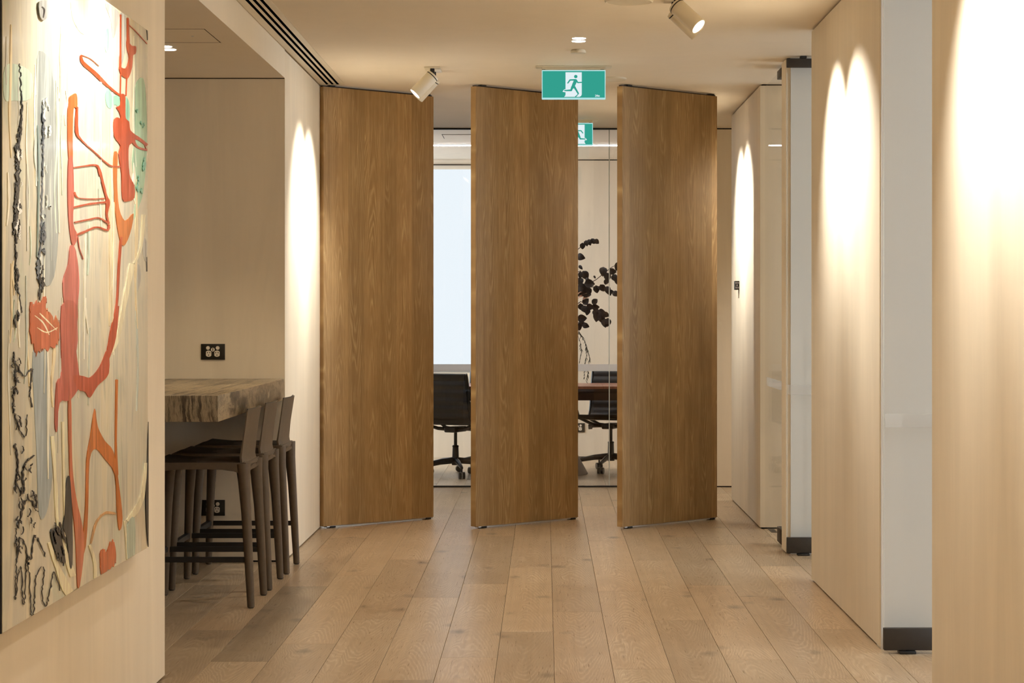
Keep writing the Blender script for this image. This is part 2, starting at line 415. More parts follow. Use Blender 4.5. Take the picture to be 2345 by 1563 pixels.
# ------------------------------------------------------------------ pivot panels
def pivot_panel(x, y, ang, wid, label):
    t = empty('pivot_panel', (x, y, 0), R(ang))
    tag(t, label, 'panel', 'oak pivot panels across the corridor')
    th = .044
    g = G(); g.box(0, wid, 0, th, .014, 2.686, .0015, 1); g.build('leaf', M['panel'], t)
    g = G(); g.box(.03, wid - .002, .006, th - .006, .006, .0135); g.build('bottom_seal', M['alu'], t)
    g = G(); g.box(.004, wid - .004, .012, th - .012, 2.6865, 2.694); g.build('top_seal', M['bronze'], t)
    for xx in (.075, wid - .04):
        g = G(); g.box(xx - .022, xx + .022, .002, th - .002, .0005, .012, .002, 1); g.build('floor_pivot', M['black'], t)
        g = G(); g.box(xx - .022, xx + .022, .006, th - .006, 2.688, 2.6995, .002, 1); g.build('ceiling_pivot', M['black'], t)
    return t
pivot_panel(-1.345 + .0, 13.0, 44.0, .885, 'oak veneer pivot panel nearest the left plaster wall')
pivot_panel(-.421, 12.985, 44.4, .885, 'oak veneer pivot panel in the middle, partly behind the exit sign')
pivot_panel(.4685, 12.97, 45.0, .885, 'oak veneer pivot panel nearest the right side walls')

# ------------------------------------------------------------------ glass doors on the right
def patch(parent, x0, x1, z0, z1, y0=-.016, y1=.016):
    g = G(); g.box(x0, x1, y0, y1, z0, z1, .003, 2); return g.build('patch_fitting', M['bronze'], parent)
def glass_door(name, loc, rz, wid, label, top=True, foot=True):
    t = empty(name, loc, rz); tag(t, label, 'door', 'frameless glass pivot doors')
    p = bbox_box('glass_leaf', 0, wid, -.005, .005, .02, CEIL - .018, M['door_glass'], t)
    bbox_box('frosted_band', .003, wid - .003, -.0075, -.0055, .871, .923, M['door_film'], p)
    bbox_box('polished_edge', -.0015, .0005, -.005, .005, .1, CEIL - .09, M['edgeglass'], t)
    patch(t, -.002, .198, .013, .098)
    if top: patch(t, -.002, .198, CEIL - .062, CEIL - .014)
    if foot:
        g = G(); g.box(.055, .12, -.03, .03, .0005, .012, .003, 2); g.build('floor_pivot', M['black'], t)
        g = G(); g.box(.07, .105, -.02, .02, CEIL - .0135, CEIL - .0005, .002, 1); g.build('ceiling_pivot', M['black'], t)
    # pull handle
    return t
glass_door('glass_door', (XR, 8.255, 0), 0, .95, 'open glass door with black corner patch against the near white reveal')
glass_door('glass_door', (XR + .002, 11.58, 0), 0, .95, 'open glass door with black corner patches behind the middle plaster wall')
glass_door('glass_door', (XR + .03, 11.99, 0), R(90), .98, 'closed glass door seen edge-on beside the far plaster wall', True, False)
fp = bbox_box('floor_strike_plate', 1.352, 1.388, 12.78, 12.96, .0003, .003, M['black'])
tag(fp, 'small black strike plate in the floor by the far plaster wall', 'floor plate')

# ------------------------------------------------------------------ stone bench
bench = empty('stone_bench', (-2.3, 10.1, 0)); tag(bench, 'thick banded grey travertine bench top in the recess', 'bench')
g = G(); g.box(-1.1, .925, -1.1, 1.165, .853, .965, .004, 2); g.build('bench_top', M['stone'], bench)
g = G(); g.box(-1.08, -.55, -.9, 1.165, .10, .853, .004, 1); g.build('base_cabinet', M['leather'], bench)
g = G(); g.box(-1.04, -.60, -.85, 1.12, 0, .10, .002, 1); g.build('plinth', M['black'], bench)

# ------------------------------------------------------------------ counter stools
def make_stool():
    t = empty('counter_stool')
    # local: +x = forward (towards bench), y = sideways, z = up ; rear legs at x=0
    W = .205; D = .45
    g = G()
    rows = []
    nx, ny = 12, 8
    top = []; bot = []
    for i in range(nx + 1):
        u = i / nx; x = .03 + u * (D - .015)
        half = W + .012 - .012 * (1 - u)
        zc = .657 + .010 * u - .012 * math.sin(math.pi * u)
        edge = min(1, (1 - u) / .07); zc -= .02 * (1 - edge) ** 2
        rows.append([Vector((x, half * (2 * k / ny - 1), zc - .006 * math.cos(math.pi * (k / ny - .5)) - .010 * abs(2 * k / ny - 1) ** 6)) for k in range(ny + 1)])
    full = [r + [Vector((p.x, p.y, p.z - .018)) for p in reversed(r)] for r in rows]
    g.grid(full, closed=True, cap=True); g.build('seat', M['seatleather'], t)
    # rails under the seat
    g = G()
    rows = []
    for i in range(9):
        u = i / 8; x = .02 + u * (D - .02)
        drop = .030 + .028 * abs(2 * u - 1) ** 4
        h = W + .014
        rows.append([Vector((x, -h, .646)), Vector((x, h, .646)), Vector((x, h, .646 - drop)), Vector((x, h - .035, .646 - drop)), Vector((x, h - .04, .63)), Vector((x, -h + .04, .63)), Vector((x, -h + .035, .646 - drop)), Vector((x, -h, .646 - drop))])
    g.grid(rows, closed=True, cap=True); g.build('seat_rail', M['leather'], t)
    # legs
    for s in (-1, 1):
        g = G()
        pts = [(-.002, s * .215, .004), (.008, s * .212, .2), (.020, s * .207, .42), (.030, s * .203, .56), (.036, s * .200, .64)]
        g.tube(pts, [.0165, .0195, .0225, .027, .034], 14, .85, up=(1, 0, 0)); lg = g.build('leg', M['leather'], t)
        g = G(); g.lathe([(.012, 0), (.0135, .004)], (-.002, s * .215, 0), 12); g.build('foot_pad', M['black'], lg)
        g = G()
        pts = [(.458, s * .215, .004), (.452, s * .212, .2), (.444, s * .207, .42), (.436, s * .203, .56), (.428, s * .200, .64)]
        g.tube(pts, [.0165, .0195, .0225, .027, .033], 14, .85, up=(1, 0, 0)); lg = g.build('leg', M['leather'], t)
        g = G(); g.lathe([(.012, 0), (.0135, .004)], (.458, s * .215, 0), 12); g.build('foot_pad', M['black'], lg)
    # back shell: a curved leather sleeve rising out of the rear legs
    g = G(); rows = []
    nz, ny = 14, 10
    for i in range(nz + 1):
        u = i / nz
        z = .585 + u * (.882 - .585)
        if u < .28: x = .034 + .012 * (u / .28)
        else: x = .046 - .030 * ((u - .28) / .72)
        th = .036 - .020 * min(1, u / .55)
        half = .212 - .006 * math.sin(math.pi * u) - .010 * u
        fr = []; bk = []
        for k in range(ny + 1):
            v = 2 * k / ny - 1
            cv = .016 * (1 - v * v) * (.3 + .7 * u)
            zz = z if i else z + .045 * (1 - abs(v) ** 3)
            edge = .35 if abs(v) > .99 else 1
            bk.append(Vector((x - cv - th / 2 * edge, half * v, zz))); fr.append(Vector((x - cv + th / 2 * edge, half * v, zz)))
        rows.append(bk + fr[::-1])
    g.grid(rows, closed=True, cap=True); back = g.build('backrest', M['leather'], t)
    g = G(); g.tube([Vector((.016 - .016 * (1 - v * v), .202 * v, .8825)) for v in [q / 8 - 1 for q in range(17)]], .0028, 6); g.build('top_seam', M['black'], back)
    for s in (-1, 1):
        g = G(); g.box(.004, .452, s * .212 - .006, s * .212 + .006, .202, .227, .002, 1); g.build('footrest_bar', M['barmetal'], t)
    g = G(); g.box(.440, .466, -.206, .206, .202, .227, .002, 1); g.build('footrest_bar', M['barmetal'], t)
    return t
stool0 = make_stool()
SG = 'counter stools along the stone bench'
for k, (y, x, a, lb) in enumerate(((9.735, -1.310, 180, 'brown leather counter stool nearest the camera at the stone bench'),
                                  (10.34, -1.308, 180, 'brown leather counter stool between two others at the stone bench'),
                                  (10.965, -1.300, 180, 'brown leather counter stool farthest along, beside the recess wall'))):
    o = stool0 if k == 0 else copy_tree(stool0)
    o.location = (x, y, 0); o.rotation_euler = (0, 0, R(a)); tag(o, lb, 'stool', SG)

# ------------------------------------------------------------------ power outlets and switch
def outlet(x, y, z, label, W=.126, H=.083):
    t = empty('power_outlet', (x, y, z)); tag(t, label, 'outlet', 'black double power outlets')
    g = G(); g.box(-W / 2, W / 2, -.008, 0, -H / 2, H / 2, .0015, 2); g.build('plate', M['plate'], t)
    k = W / 1215                                    # measured in the zoomed plate
    def rnd(cx, cz, rx, rz, name, corners=False):
        pts = []
        for i in range(24):
            a = 2 * math.pi * i / 24
            u, v = math.cos(a), math.sin(a)
            if corners: u, v = max(-.86, min(.86, u * 1.12)) / .86, v
            pts.append((cx + rx * u, cz + rz * v))
        g = G(); g.prism(pts, lambda u, v, d: Vector((u, -.0078 - d, v)), .003); return g.build(name, M['socket'], t)
    for s in (-1, 1):
        rnd(s * 245 * k, 195 * k, 95 * k, 95 * k, 'switch')
        so = rnd(s * 212 * k, -95 * k, 135 * k, 158 * k, 'socket', True)
        for dx, dz, r in ((-60, 55, 25), (60, 55, -25), (0, -75, 0)):
            g = G(); mx = Matrix.Translation(Vector((s * 212 * k + dx * k, -.0112, (-95 + dz) * k))) @ Matrix.Rotation(R(r), 4, 'Y')
            g.box(-17 * k, 17 * k, -.0003, .0003, -36 * k, 36 * k, mx=mx); g.build('slot', M['plate'], so)
    c = rnd(0, 110 * k, 95 * k, 95 * k, 'indicator')
    for dz in (38, -30):
        g = G(); g.box(-25 * k, 25 * k, -.0112, -.0106, (110 + dz - 26) * k, (110 + dz + 26) * k); g.build('indicator_mark', M['plate'], c)
    return t
outlet(-1.748, 11.27, 1.107, 'black double power outlet on the recess wall above the bench')
outlet(-1.748, 11.27, .286, 'black double power outlet low on the recess wall behind the stools')
outlet(.298, 19.4, .270, 'black double power outlet on the meeting room wall')
# small switch plate on far right wall
t = empty('light_switch', (XR, 14.43, 1.496)); tag(t, 'small square dark switch block on the far right plaster wall', 'switch')
g = G(); g.box(-.030, 0, -.04, .04, -.030, .030, .001, 1); g.build('plate', M['plate'], t)
for xx, zz in ((-.022, .016), (-.009, .016), (-.016, 0), (-.022, -.016), (-.009, -.016)):
    g = G(); g.box(xx - .0045, xx + .0045, -.043, -.0398, zz - .0055, zz + .0055, .0008, 1); g.build('button', M['cone'], t)
# ------------------------------------------------------------------ ceiling fittings
def disc_down(parent, c, r, z):
    pass
def downlight(x, y, z, label, power, group='twin recessed downlights', ang=110, col=WARM):
    t = empty('downlight', (x, y, z)); tag(t, label, 'downlight', group)
    for s in (-1, 1):
        g = G(); g.lathe([(.039, 0), (.039, -.002), (.0345, -.002), (.0345, 0)], (0, s * .056, 0), 28); tr = g.build('trim_ring', M['lacquer'], t)
        g = G(); g.lathe([(.034, -.0005), (.034, -.0035), (.02, -.0045)], (0, s * .056, 0), 28); g.build('lens', M['lamp'], tr)
    spot_lamp('downlight_lamp', t, (0, 0, -.012), (0, 0, -1), power, ang, .7, col, rad=.05)
    return t
downlight(.172, 10.87, CEIL, 'twin recessed downlight glowing in the ceiling before the exit sign', P_DOWN)
downlight(-1.765, 9.98, 2.548, 'twin recessed downlight in the lower recess ceiling by the wall edge', P_NICHE, col=(1, .82, .54))
for y, lb in ((15.0, 'twin recessed downlight behind the oak panels'), (8.45, 'twin recessed downlight over the near corridor'), (6.0, 'twin recessed downlight by the painting'), (3.4, 'twin recessed downlight near the camera'), (.6, 'twin recessed downlight behind the camera')):
    downlight(.172, y, CEIL, lb, 58 if y == 15.0 else P_DOWN)
downlight(2.5, 15.55, CEIL, 'unseen twin downlight added to brighten the side passage', 60)  # extra lamp out of view, put in to lift the end wall
downlight(-3.2, 9.6, 2.548, 'twin recessed downlight deep in the recess', P_NICHE, col=(1, .82, .54))

t = empty('smoke_detector', (.175, 11.30, CEIL)); tag(t, 'small white round sensor between the downlight and the exit sign', 'detector')
g = G(); g.lathe([(.036, 0), (.036, -.005), (.042, -.006), (.041, -.018), (.012, -.021)], n=28); g.build('cover', M['lacquer'], t)
for y, x, r, lb in ((9.49, .372, .108, 'large round white ceiling speaker at the top edge of the picture'), (12.67, .385, .098, 'round white ceiling speaker behind the exit sign')):
    t = empty('ceiling_speaker', (x, y, CEIL)); tag(t, lb, 'speaker', 'round ceiling speakers')
    g = G(); g.lathe([(r, 0), (r, -.008), (r - .006, -.012), (r - .01, -.010)], n=40); g.build('rim', M['lacquer'], t)
    g = G(); g.lathe([(r - .011, -.001), (r - .011, -.010), (.01, -.012)], n=40); g.build('grille', M['lacquer'], t)

# slot diffuser along the left wall
t = empty('slot_diffuser', (0, 0, CEIL)); tag(t, 'long linear air diffuser with three black slots along left ceiling', 'air vent')
ya, yb = 3.0, 13.02
bbox_box('backing', XL + .01, -1.222, ya, yb, -.0015, -.0003, M['void'], t)
edges = [XL + .006, -1.329, -1.311, -1.297, -1.279, -1.265, -1.247, -1.216]
for k in range(0, 8, 2): bbox_box('diffuser_blade' if 0 < k < 6 else 'diffuser_rail', edges[k], edges[k + 1], ya, yb, -.004, -.0016, M['lacquer'], t)
bbox_box('end_cap', -1.326, -1.247, yb - .02, yb, -.004, -.0016, M['lacquer'], t)
# access hatch in the recess ceiling
t = empty('access_hatch', (-1.72, 9.55, 2.548)); tag(t, 'flush square access hatch in the recess ceiling', 'hatch')
bbox_box('hatch_panel', -.234, .234, -.229, .229, -.0009, -.0002, M['ceil'], t)
bbox_box('gap_line', .2345, .2375, -.232, .238, -.001, -.0002, M['sub'], t); bbox_box('gap_line', -.2375, -.2345, -.232, .238, -.001, -.0002, M['sub'], t)
bbox_box('gap_line', -.2345, .2345, .2295, .238, -.001, -.0002, M['sub'], t); bbox_box('gap_line', -.2345, .2345, -.232, -.2295, -.001, -.0002, M['sub'], t)
g = G(); g.lathe([(.006, -.0035), (.005, -.006)], (.15, -.02, 0), 12); g.build('lock', M['alu'], t)
for y, lb in ((5.6, 'unseen square fill light added in the office nearest the camera'), (10.0, 'unseen square fill light added in the middle office'), (13.9, 'unseen square fill light added in the far office')):
    t = empty('office_fill_light', (2.9, y, CEIL)); tag(t, lb, 'light', 'added office fill lights')  # unseen panels added to brighten the white door reveals
    bbox_box('frame', -.32, .32, -.32, .32, -.006, -.0005, M['lacquer'], t)
    bbox_box('diffuser', -.3, .3, -.3, .3, -.012, -.0062, M['office_fill'], t)
# hatch and linear light in meeting room ceiling
t = empty('access_hatch', (-.55, 16.86, CEIL)); tag(t, 'flush access hatch in the meeting room ceiling behind glass', 'hatch')
bbox_box('gap_line', -.255, .255, -.205, .205, -.0010, -.0002, M['gap'], t)
bbox_box('hatch_panel', -.248, .248, -.198, .198, -.004, -.0011, M['ceil'], t)
t = empty('linear_light', (-.5, 17.66, CEIL)); tag(t, 'continuous linear ceiling light across the meeting room', 'light')
bbox_box('housing', -2.5, 2.6, -.045, .045, -.006, -.0005, M['lacquer'], t)
bbox_box('diffuser', -2.48, 2.58, -.035, .035, -.012, -.0062, M['led'], t)

# ------------------------------------------------------------------ twin spotlights
def spot_fixture(x, y, d1, d2, label, power=P_SPOT, ang=68, off=.085):
    t = empty('ceiling_spotlight', (x, y, CEIL)); tag(t, label, 'spotlight', 'twin-head ceiling spotlights')
    g = G(); g.box(-.045, .045, -.13, .13, -.008, 0, .003, 2); g.build('ceiling_plate', M['lacquer'], t)
    for s, d in ((-1, d1), (1, d2)):
        d = Vector(d).normalized()
        piv = Vector((0, s * off, -.05))
        g = G(); g.box(-.012, .012, s * off - .016, s * off + .016, -.062, -.008, .002, 1); br = g.build('bracket', M['black'], t)
        q = d.to_track_quat('Z', 'Y').to_matrix().to_4x4()
        L0, L1, r = -.005, .142, .037
        mx = Matrix.Translation(piv) @ q
        prof = [(.024, L0 - .006), (r - .002, L0 - .003), (r, L0), (r, L1), (r - .003, L1 + .001), (r - .004, L1 - .012)]
        g = G(); g.lathe(prof, n=28); bmesh.ops.transform(g.b, matrix=mx, verts=g.b.verts); hd = g.build('lamp_head', M['lacquer'], t)
        g = G(); g.lathe([(r - .0045, L1 - .010), (r - .0045, L1 - .006), (.01, L1 - .005)], n=28); bmesh.ops.transform(g.b, matrix=mx, verts=g.b.verts); g.build('lens', M['lamp'], hd)
        g = G(); g.lathe([(.0375, L0 + .006), (.0379, L0 + .007), (.0379, L0 + .010), (.0375, L0 + .011)], n=28); bmesh.ops.transform(g.b, matrix=mx, verts=g.b.verts); g.build('cooling_groove', M['black'], hd)
        spot_lamp('spot_lamp', t, piv + d * (L1 + .012), d, power, ang, 1.0, rad=.012)
    return t
def aim(x, y, wx, wy, tilt):
    h = Vector((wx - x, wy - y, 0)); return (h.x, h.y, -h.length / math.tan(R(tilt)))
def fix(x, y, wx, y1, y2, label, tilt=48, **k):
    return spot_fixture(x, y, aim(x, y - .085, wx, y1, tilt), aim(x, y + .085, wx, y2, tilt), label, **k)
fix(.575, 9.43, XR, 8.93, 9.62, 'twin cylinder spotlight at the top edge washing the right wall')
fix(-.637, 12.19, XL, 11.95, 12.45, 'twin cylinder spotlight in front of the oak panels washing the left wall', tilt=44)
fix(.6, 14.05, XR, 13.82, 14.32, 'twin cylinder spotlight hidden behind the right oak panel', tilt=46)
fix(.6, 6.12, XR, 5.72, 6.42, 'twin cylinder spotlight washing the near right wall')
fix(-.6, 6.1, XL, 5.75, 6.45, 'twin cylinder spotlight washing the painting', tilt=46, power=62)
fix(.6, 2.8, XR, 2.5, 3.1, 'twin cylinder spotlight beside the camera')
fix(-.6, 3.2, XL, 2.9, 3.5, 'twin cylinder spotlight left of the camera')

# ------------------------------------------------------------------ exit signs
def exit_sign(y, x, mirror, label, pshift=0):
    t = empty('exit_sign', (x, y, CEIL)); tag(t, label, 'exit sign', 'green running man exit signs')
    k = .36 / 817; zt = -.020
    g = G(); g.box(-.215, .215, -.06, .06, -.004, 0, .0015, 1); g.build('ceiling_plate', M['lacquer'], t)
    g = G(); g.box(-.18, .18, -.022, .022, -.020, -.004, .002, 1); g.build('housing', M['lacquer'], t)
    for xx in (-.172, .158):
        g = G(); g.box(xx - .008, xx + .012, -.0225, -.0215, -.0185, -.0165); g.build('housing_clip', M['plate'], t)
    g = G(); g.box(-.18, .18, -.007, .007, -.185, -.020, .003, 2); ed = g.build('light_panel', M['sign_edge'], t)
    def P(cx, cy):
        u = (cx - 108) * k - .18 - (pshift if cx > 122 and cx < 910 else 0); v = zt - (cy - 560) * k
        return (-u if mirror else u, v)
    def flat(poly, m, lay, name, par):
        for s in (-1, 1):
            g = G(); g.prism([P(*p) for p in poly], lambda u, v, d: Vector((u if s < 0 else -u, s * (.0071 + .0004 * lay + d), v)), .0003)
            g.build(name, m, par)
    def strokes(pts, wd, m, lay, name):
        """polyline as tapered round-ended segments"""
        for q, ((ax, ay), (bx, by)) in enumerate(zip(pts, pts[1:])):
            ra, rb = (wd[q] / 2, wd[q + 1] / 2) if isinstance(wd, (list, tuple)) else (wd / 2, wd / 2)
            th = math.atan2(by - ay, bx - ax)
            poly = [(bx + rb * math.cos(th - math.pi / 2 + math.pi * n / 6), by + rb * math.sin(th - math.pi / 2 + math.pi * n / 6)) for n in range(7)]
            poly += [(ax + ra * math.cos(th + math.pi / 2 + math.pi * n / 6), ay + ra * math.sin(th + math.pi / 2 + math.pi * n / 6)) for n in range(7)]
            flat(poly, m, lay + q * .15, name, ed)
    flat([(118, 572), (914, 572), (914, 912), (118, 912)], M['sign_green'], 0, 'green_face', ed)
    flat([(412, 587), (620, 587), (620, 870), (612, 890), (590, 902), (395, 902), (412, 878)], M['sign_white'], 1, 'white_door', ed)
    strokes([(470, 822), (404, 824), (382, 832)], [34, 38, 14], M['sign_white'], 2, 'shoe_outline')
    gr = M['sign_green']
    flat([(543 + 22 * math.cos(a * math.pi / 8), 642 + 22 * math.sin(a * math.pi / 8)) for a in range(16)], gr, 3, 'runner_head', ed)
    strokes([(442, 724), (470, 686), (535, 684)], [16, 18, 20], gr, 3, 'runner_arm')
    strokes([(548, 688), (570, 720), (622, 716)], [20, 16, 14], gr, 4, 'runner_arm')
    strokes([(540, 696), (520, 740), (500, 785)], [44, 42, 34], gr, 5, 'runner_body')
    strokes([(500, 775), (484, 818), (402, 822)], [32, 24, 15], gr, 6, 'runner_leg')
    strokes([(514, 760), (545, 808), (574, 858)], [32, 24, 20], gr, 7, 'runner_leg')
    strokes([(540, 900), (556, 886), (578, 862)], [14, 12, 10], gr, 7, 'runner_foot')
    if not mirror:          # 24m
        for pts in ([(793, 880), (799, 875), (806, 880), (805, 886), (793, 899), (808, 899)], [(821, 899), (821, 875), (810, 891), (826, 891)], [(831, 899), (831, 884)], [(831, 886), (837, 884), (839, 899)], [(838, 886), (845, 884), (847, 899)]):
            strokes(pts, 5, M['sign_white'], 2, 'lettering')
    return t
exit_sign(12.08, .162, False, 'larger green exit sign hanging in front of the middle oak panel')
exit_sign(15.45, .166, True, 'smaller green exit sign seen between two oak panels', .074)

# ------------------------------------------------------------------ painting on the left wall
XP = -1.32
def PXm(x, y):
    """point of the canvas plane behind a photograph pixel: distance along the wall and height"""
    s = (1248 - x) / (-XP); return (F / s, EYE - (y - 715) / s)
def A(x, y): return PXm(x * .5115, y * .5115)
def B(x, y): return PXm(x * .5525, 700 + y * .5525)
D0, D1, Z0, Z1 = 5.205, 7.112, .532, 2.252
pt = empty('painting', (XL, (D0 + D1) / 2, Z0)); tag(pt, 'large glossy abstract painting in cream, orange and black on the left wall', 'painting')
def mk_canvas():
    m = mat('poured_paint_ground', (.7, .66, .55), .22, spec=.5, coat=.5); h = N(m); b = bsdf(m)
    g = h.n('ShaderNodeNewGeometry'); sp = h.n('ShaderNodeSeparateXYZ', i_0=g.outputs['Position']); y, z = sp.outputs[1], sp.outputs[2]
    n1 = h.noise(h.vec(h.m('MULTIPLY', y, 4.5), h.m('MULTIPLY', z, .9), 0), 1, 4, .55, .9)
    n2 = h.noise(h.vec(h.m('MULTIPLY', y, 9), h.m('MULTIPLY', z, 1.5), 3), 1, 3, .5, 2.2)
    n3 = h.noise(h.vec(h.m('MULTIPLY', y, 3), h.m('MULTIPLY', z, 1.5), 9), 1, 3, .5, 1.5)
    side = h.maprange(y, 5.2, 6.4)
    c = h.mix(h.m('MULTIPLY', h.m('ADD', side, 0), .8), lin((204, 199, 182)), lin((236, 230, 208)))
    c = h.mix(h.maprange(n1, .5, .62, 0, .7), c, lin((242, 230, 196)))
    c = h.mix(h.maprange(n1, .44, .34, 0, .55), c, lin((182, 180, 168)))
    c = h.mix(h.maprange(n2, .52, .66, 0, .45), c, lin((176, 180, 170)))
    c = h.mix(h.maprange(n3, .6, .72, 0, .45), c, lin((188, 206, 180)))
    c = h.mix(h.maprange(n3, .36, .30, 0, .4), c, lin((226, 200, 160)))
    h.put(b.inputs['Base Color'], c)
    bp = h.n('ShaderNodeBump', i_Height=n2); bp.inputs['Strength'].default_value = .2; bp.inputs['Distance'].default_value = .01; h.put(b.inputs['Normal'], bp.outputs[0])
    return m
g = G(); g.box(.002, .0485, D0 - (D0 + D1) / 2, D1 - (D0 + D1) / 2, .0, Z1 - Z0, .002, 2); g.build('stretcher_sides', mat('canvas_side_navy', lin((38, 40, 50)), .5), pt)
g = G(); g.box(.0486, .05, D0 - (D0 + D1) / 2 + .002, D1 - (D0 + D1) / 2 - .002, .002, Z1 - Z0 - .002); canvas = g.build('painted_face', mk_canvas(), pt)
paint_cache = {}
def paint(c):
    if c not in paint_cache:
        m = mat('paint_%d' % len(paint_cache), lin(c), .3, spec=.4, coat=.12); h = N(m)
        g = h.n('ShaderNodeNewGeometry'); sp = h.n('ShaderNodeSeparateXYZ', i_0=g.outputs['Position'])
        n = h.noise(h.vec(h.m('MULTIPLY', sp.outputs[1], 30), h.m('MULTIPLY', sp.outputs[2], 4), 1), 1, 4, .6, 1.0)
        l = lin(c); h.put(bsdf(m).inputs['Base Color'], h.ramp(n, [(.36, tuple(q * .78 for q in l)), (.5, l), (.68, tuple(min(1, q * 1.25 + .06) for q in l))]))
        paint_cache[c] = m
    return paint_cache[c]
YM = (D0 + D1) / 2
layer = [0]
def pour(pts, col, name='paint_pour', amp=.0):
    """closed outline in wall coordinates, clipped to the canvas, poured 1 mm thick; outline softened by a Catmull-Rom curve"""
    n = len(pts); out = []
    for i in range(n):
        p0, p1, p2, p3 = (Vector(pts[(i + q) % n]) for q in (-1, 0, 1, 2))
        for s in (0, .34, .67):
            q = .5 * ((2 * p1) + (p2 - p0) * s + (2 * p0 - 5 * p1 + 4 * p2 - p3) * s * s + (3 * p1 - p0 - 3 * p2 + p3) * s ** 3)
            out.append((min(max(q.x, D0 + .004), D1 - .004), min(max(q.y, Z0 + .004), Z1 - .004)))
    if amp:
        dn = []
        for i, p in enumerate(out):
            q = out[(i + 1) % len(out)]
            for s in (0, .33, .66): dn.append((p[0] + (q[0] - p[0]) * s + random.uniform(-amp, amp), p[1] + (q[1] - p[1]) * s + random.uniform(-amp, amp) * 1.6))
        out = [(min(max(a, D0 + .004), D1 - .004), min(max(b, Z0 + .004), Z1 - .004)) for a, b in dn]
    clean = []
    for p in out:
        if not clean or (Vector(p) - Vector(clean[-1])).length > .0008: clean.append(p)
    layer[0] += 1
    h = .0502 + .00002 * layer[0]
    g = G(); g.prism([(a - YM, b - Z0) for a, b in clean], lambda u, v, d: Vector((h - .001 + d, u, v)), .0018)
    return g.build(name, paint(col), pt, False)
def run(pts, wd, col, fn, name='paint_line', wob=0.0, jag=0.0):
    """a dribble: px polyline through fn with px widths"""
    if not isinstance(wd, (list, tuple)): wd = [wd] * len(pts)
    # subdivide with Catmull-Rom in px
    P = [Vector(p) for p in pts]; q = []; ww = []
    for i in range(len(P) - 1):
        p0, p1, p2, p3 = P[max(i - 1, 0)], P[i], P[i + 1], P[min(i + 2, len(P) - 1)]
        ns = max(4, int((p2 - p1).length / 9)) if jag else 4
        for s in (j / ns for j in range(ns)):
            jv = Vector((random.uniform(-jag, jag), random.uniform(-jag, jag)))
            q.append(jv + .5 * ((2 * p1) + (p2 - p0) * s + (2 * p0 - 5 * p1 + 4 * p2 - p3) * s * s + (3 * p1 - p0 - 3 * p2 + p3) * s ** 3)); ww.append(wd[i] * (1 - s) + wd[i + 1] * s)
    q.append(P[-1]); ww.append(wd[-1])
    L, Rr = [], []
    for i, p in enumerate(q):
        n = (q[min(i + 1, len(q) - 1)] - q[max(i - 1, 0)]);
        if n.length < 1e-6: continue
        n.normalize(); n = Vector((-n.y, n.x))
        wv = ww[i] * (1 + wob * random.uniform(-1, 1))
        a = fn(*(p + n * wv / 2)); b = fn(*(p - n * wv / 2))
        cl = lambda t: (min(max(t[0], D0 + .004), D1 - .004), min(max(t[1], Z0 + .004), Z1 - .004))
        L.append(cl(a)); Rr.append(cl(b))
    layer[0] += 1
    h = .0502 + .00002 * layer[0]
    g = G()
    rows = [[Vector((h - .001, a[0] - YM, a[1] - Z0)), Vector((h + .0008, a[0] - YM, a[1] - Z0)), Vector((h + .0008, b[0] - YM, b[1] - Z0)), Vector((h - .001, b[0] - YM, b[1] - Z0))] for a, b in zip(L, Rr)]
    g.grid(rows, closed=True, cap=True)
    return g.build(name, paint(col), pt, False)
mp = lambda fn, pts: [fn(*p) for p in pts]
RED = (176, 62, 8); PNK = (182, 84, 66); TEA = (140, 192, 166); INK = (16, 17, 22); GRY = (158, 164, 160); ORA = (196, 108, 30); CRM = (238, 226, 190); SLV = (176, 174, 166)
pour(mp(A, [(165, 260), (200, 240), (235, 340), (255, 700), (262, 1000), (240, 1240), (190, 1250), (165, 900), (160, 560)]), GRY)
pour(mp(B, [(135, 190), (195, 180), (200, 480), (215, 700), (190, 860), (160, 860), (150, 600), (140, 400)]), (160, 170, 172))
pour(mp(A, [(20, 300), (80, 290), (140, 330), (135, 440), (60, 450), (18, 440)]), (190, 206, 186))
pour(mp(A, [(600, 400), (640, 350), (655, 480), (655, 700), (640, 860), (622, 920), (598, 980), (606, 860), (590, 720), (604, 600)]), (164, 198, 168))
pour(mp(A, [(470, 420), (486, 388), (502, 430), (540, 420), (575, 450), (578, 540), (560, 560), (520, 470), (494, 486), (476, 470)]), TEA)
pour(mp(A, [(475, 130), (486, 140), (482, 225), (472, 230), (468, 190)]), TEA)
run([(318, 10), (330, 90), (375, 150), (420, 95), (432, 20)], [6, 7, 9, 7, 5], (196, 214, 184), A)
pour(mp(A, [(470, 14), (530, 55), (522, 120), (506, 170), (494, 90)]), SLV)
pour(mp(A, [(536, 60), (560, 70), (560, 200), (545, 290), (533, 250)]), SLV)
pour(mp(A, [(636, 1060), (654, 1080), (654, 1170), (640, 1140)]), SLV)
pour(mp(A, [(612, 1180), (628, 1200), (626, 1270), (612, 1300), (606, 1250)]), SLV)
run([(655, 60), (660, 180)], [6, 4], INK, A)
run([(655, 1150), (657, 1215)], [5, 5], INK, A)
# fine vertical runs in the ground
rb = random.Random(21)
for k in range(46):
    x = rb.choice([rb.uniform(20, 300), rb.uniform(20, 640)]); y0 = rb.uniform(60, 1500); L = rb.uniform(150, 700); wv = rb.uniform(3, 12)
    c = rb.choice([(246, 240, 218), (246, 240, 218), (206, 204, 192), (190, 196, 186), (202, 214, 196), (232, 212, 172)])
    run([(x, y0), (x + rb.uniform(-6, 6), y0 + L * .35), (x + rb.uniform(-8, 8), y0 + L * .7), (x + rb.uniform(-10, 10), y0 + L)], [wv * .3, wv, wv * .7, wv * .4], c, A, wob=.2)
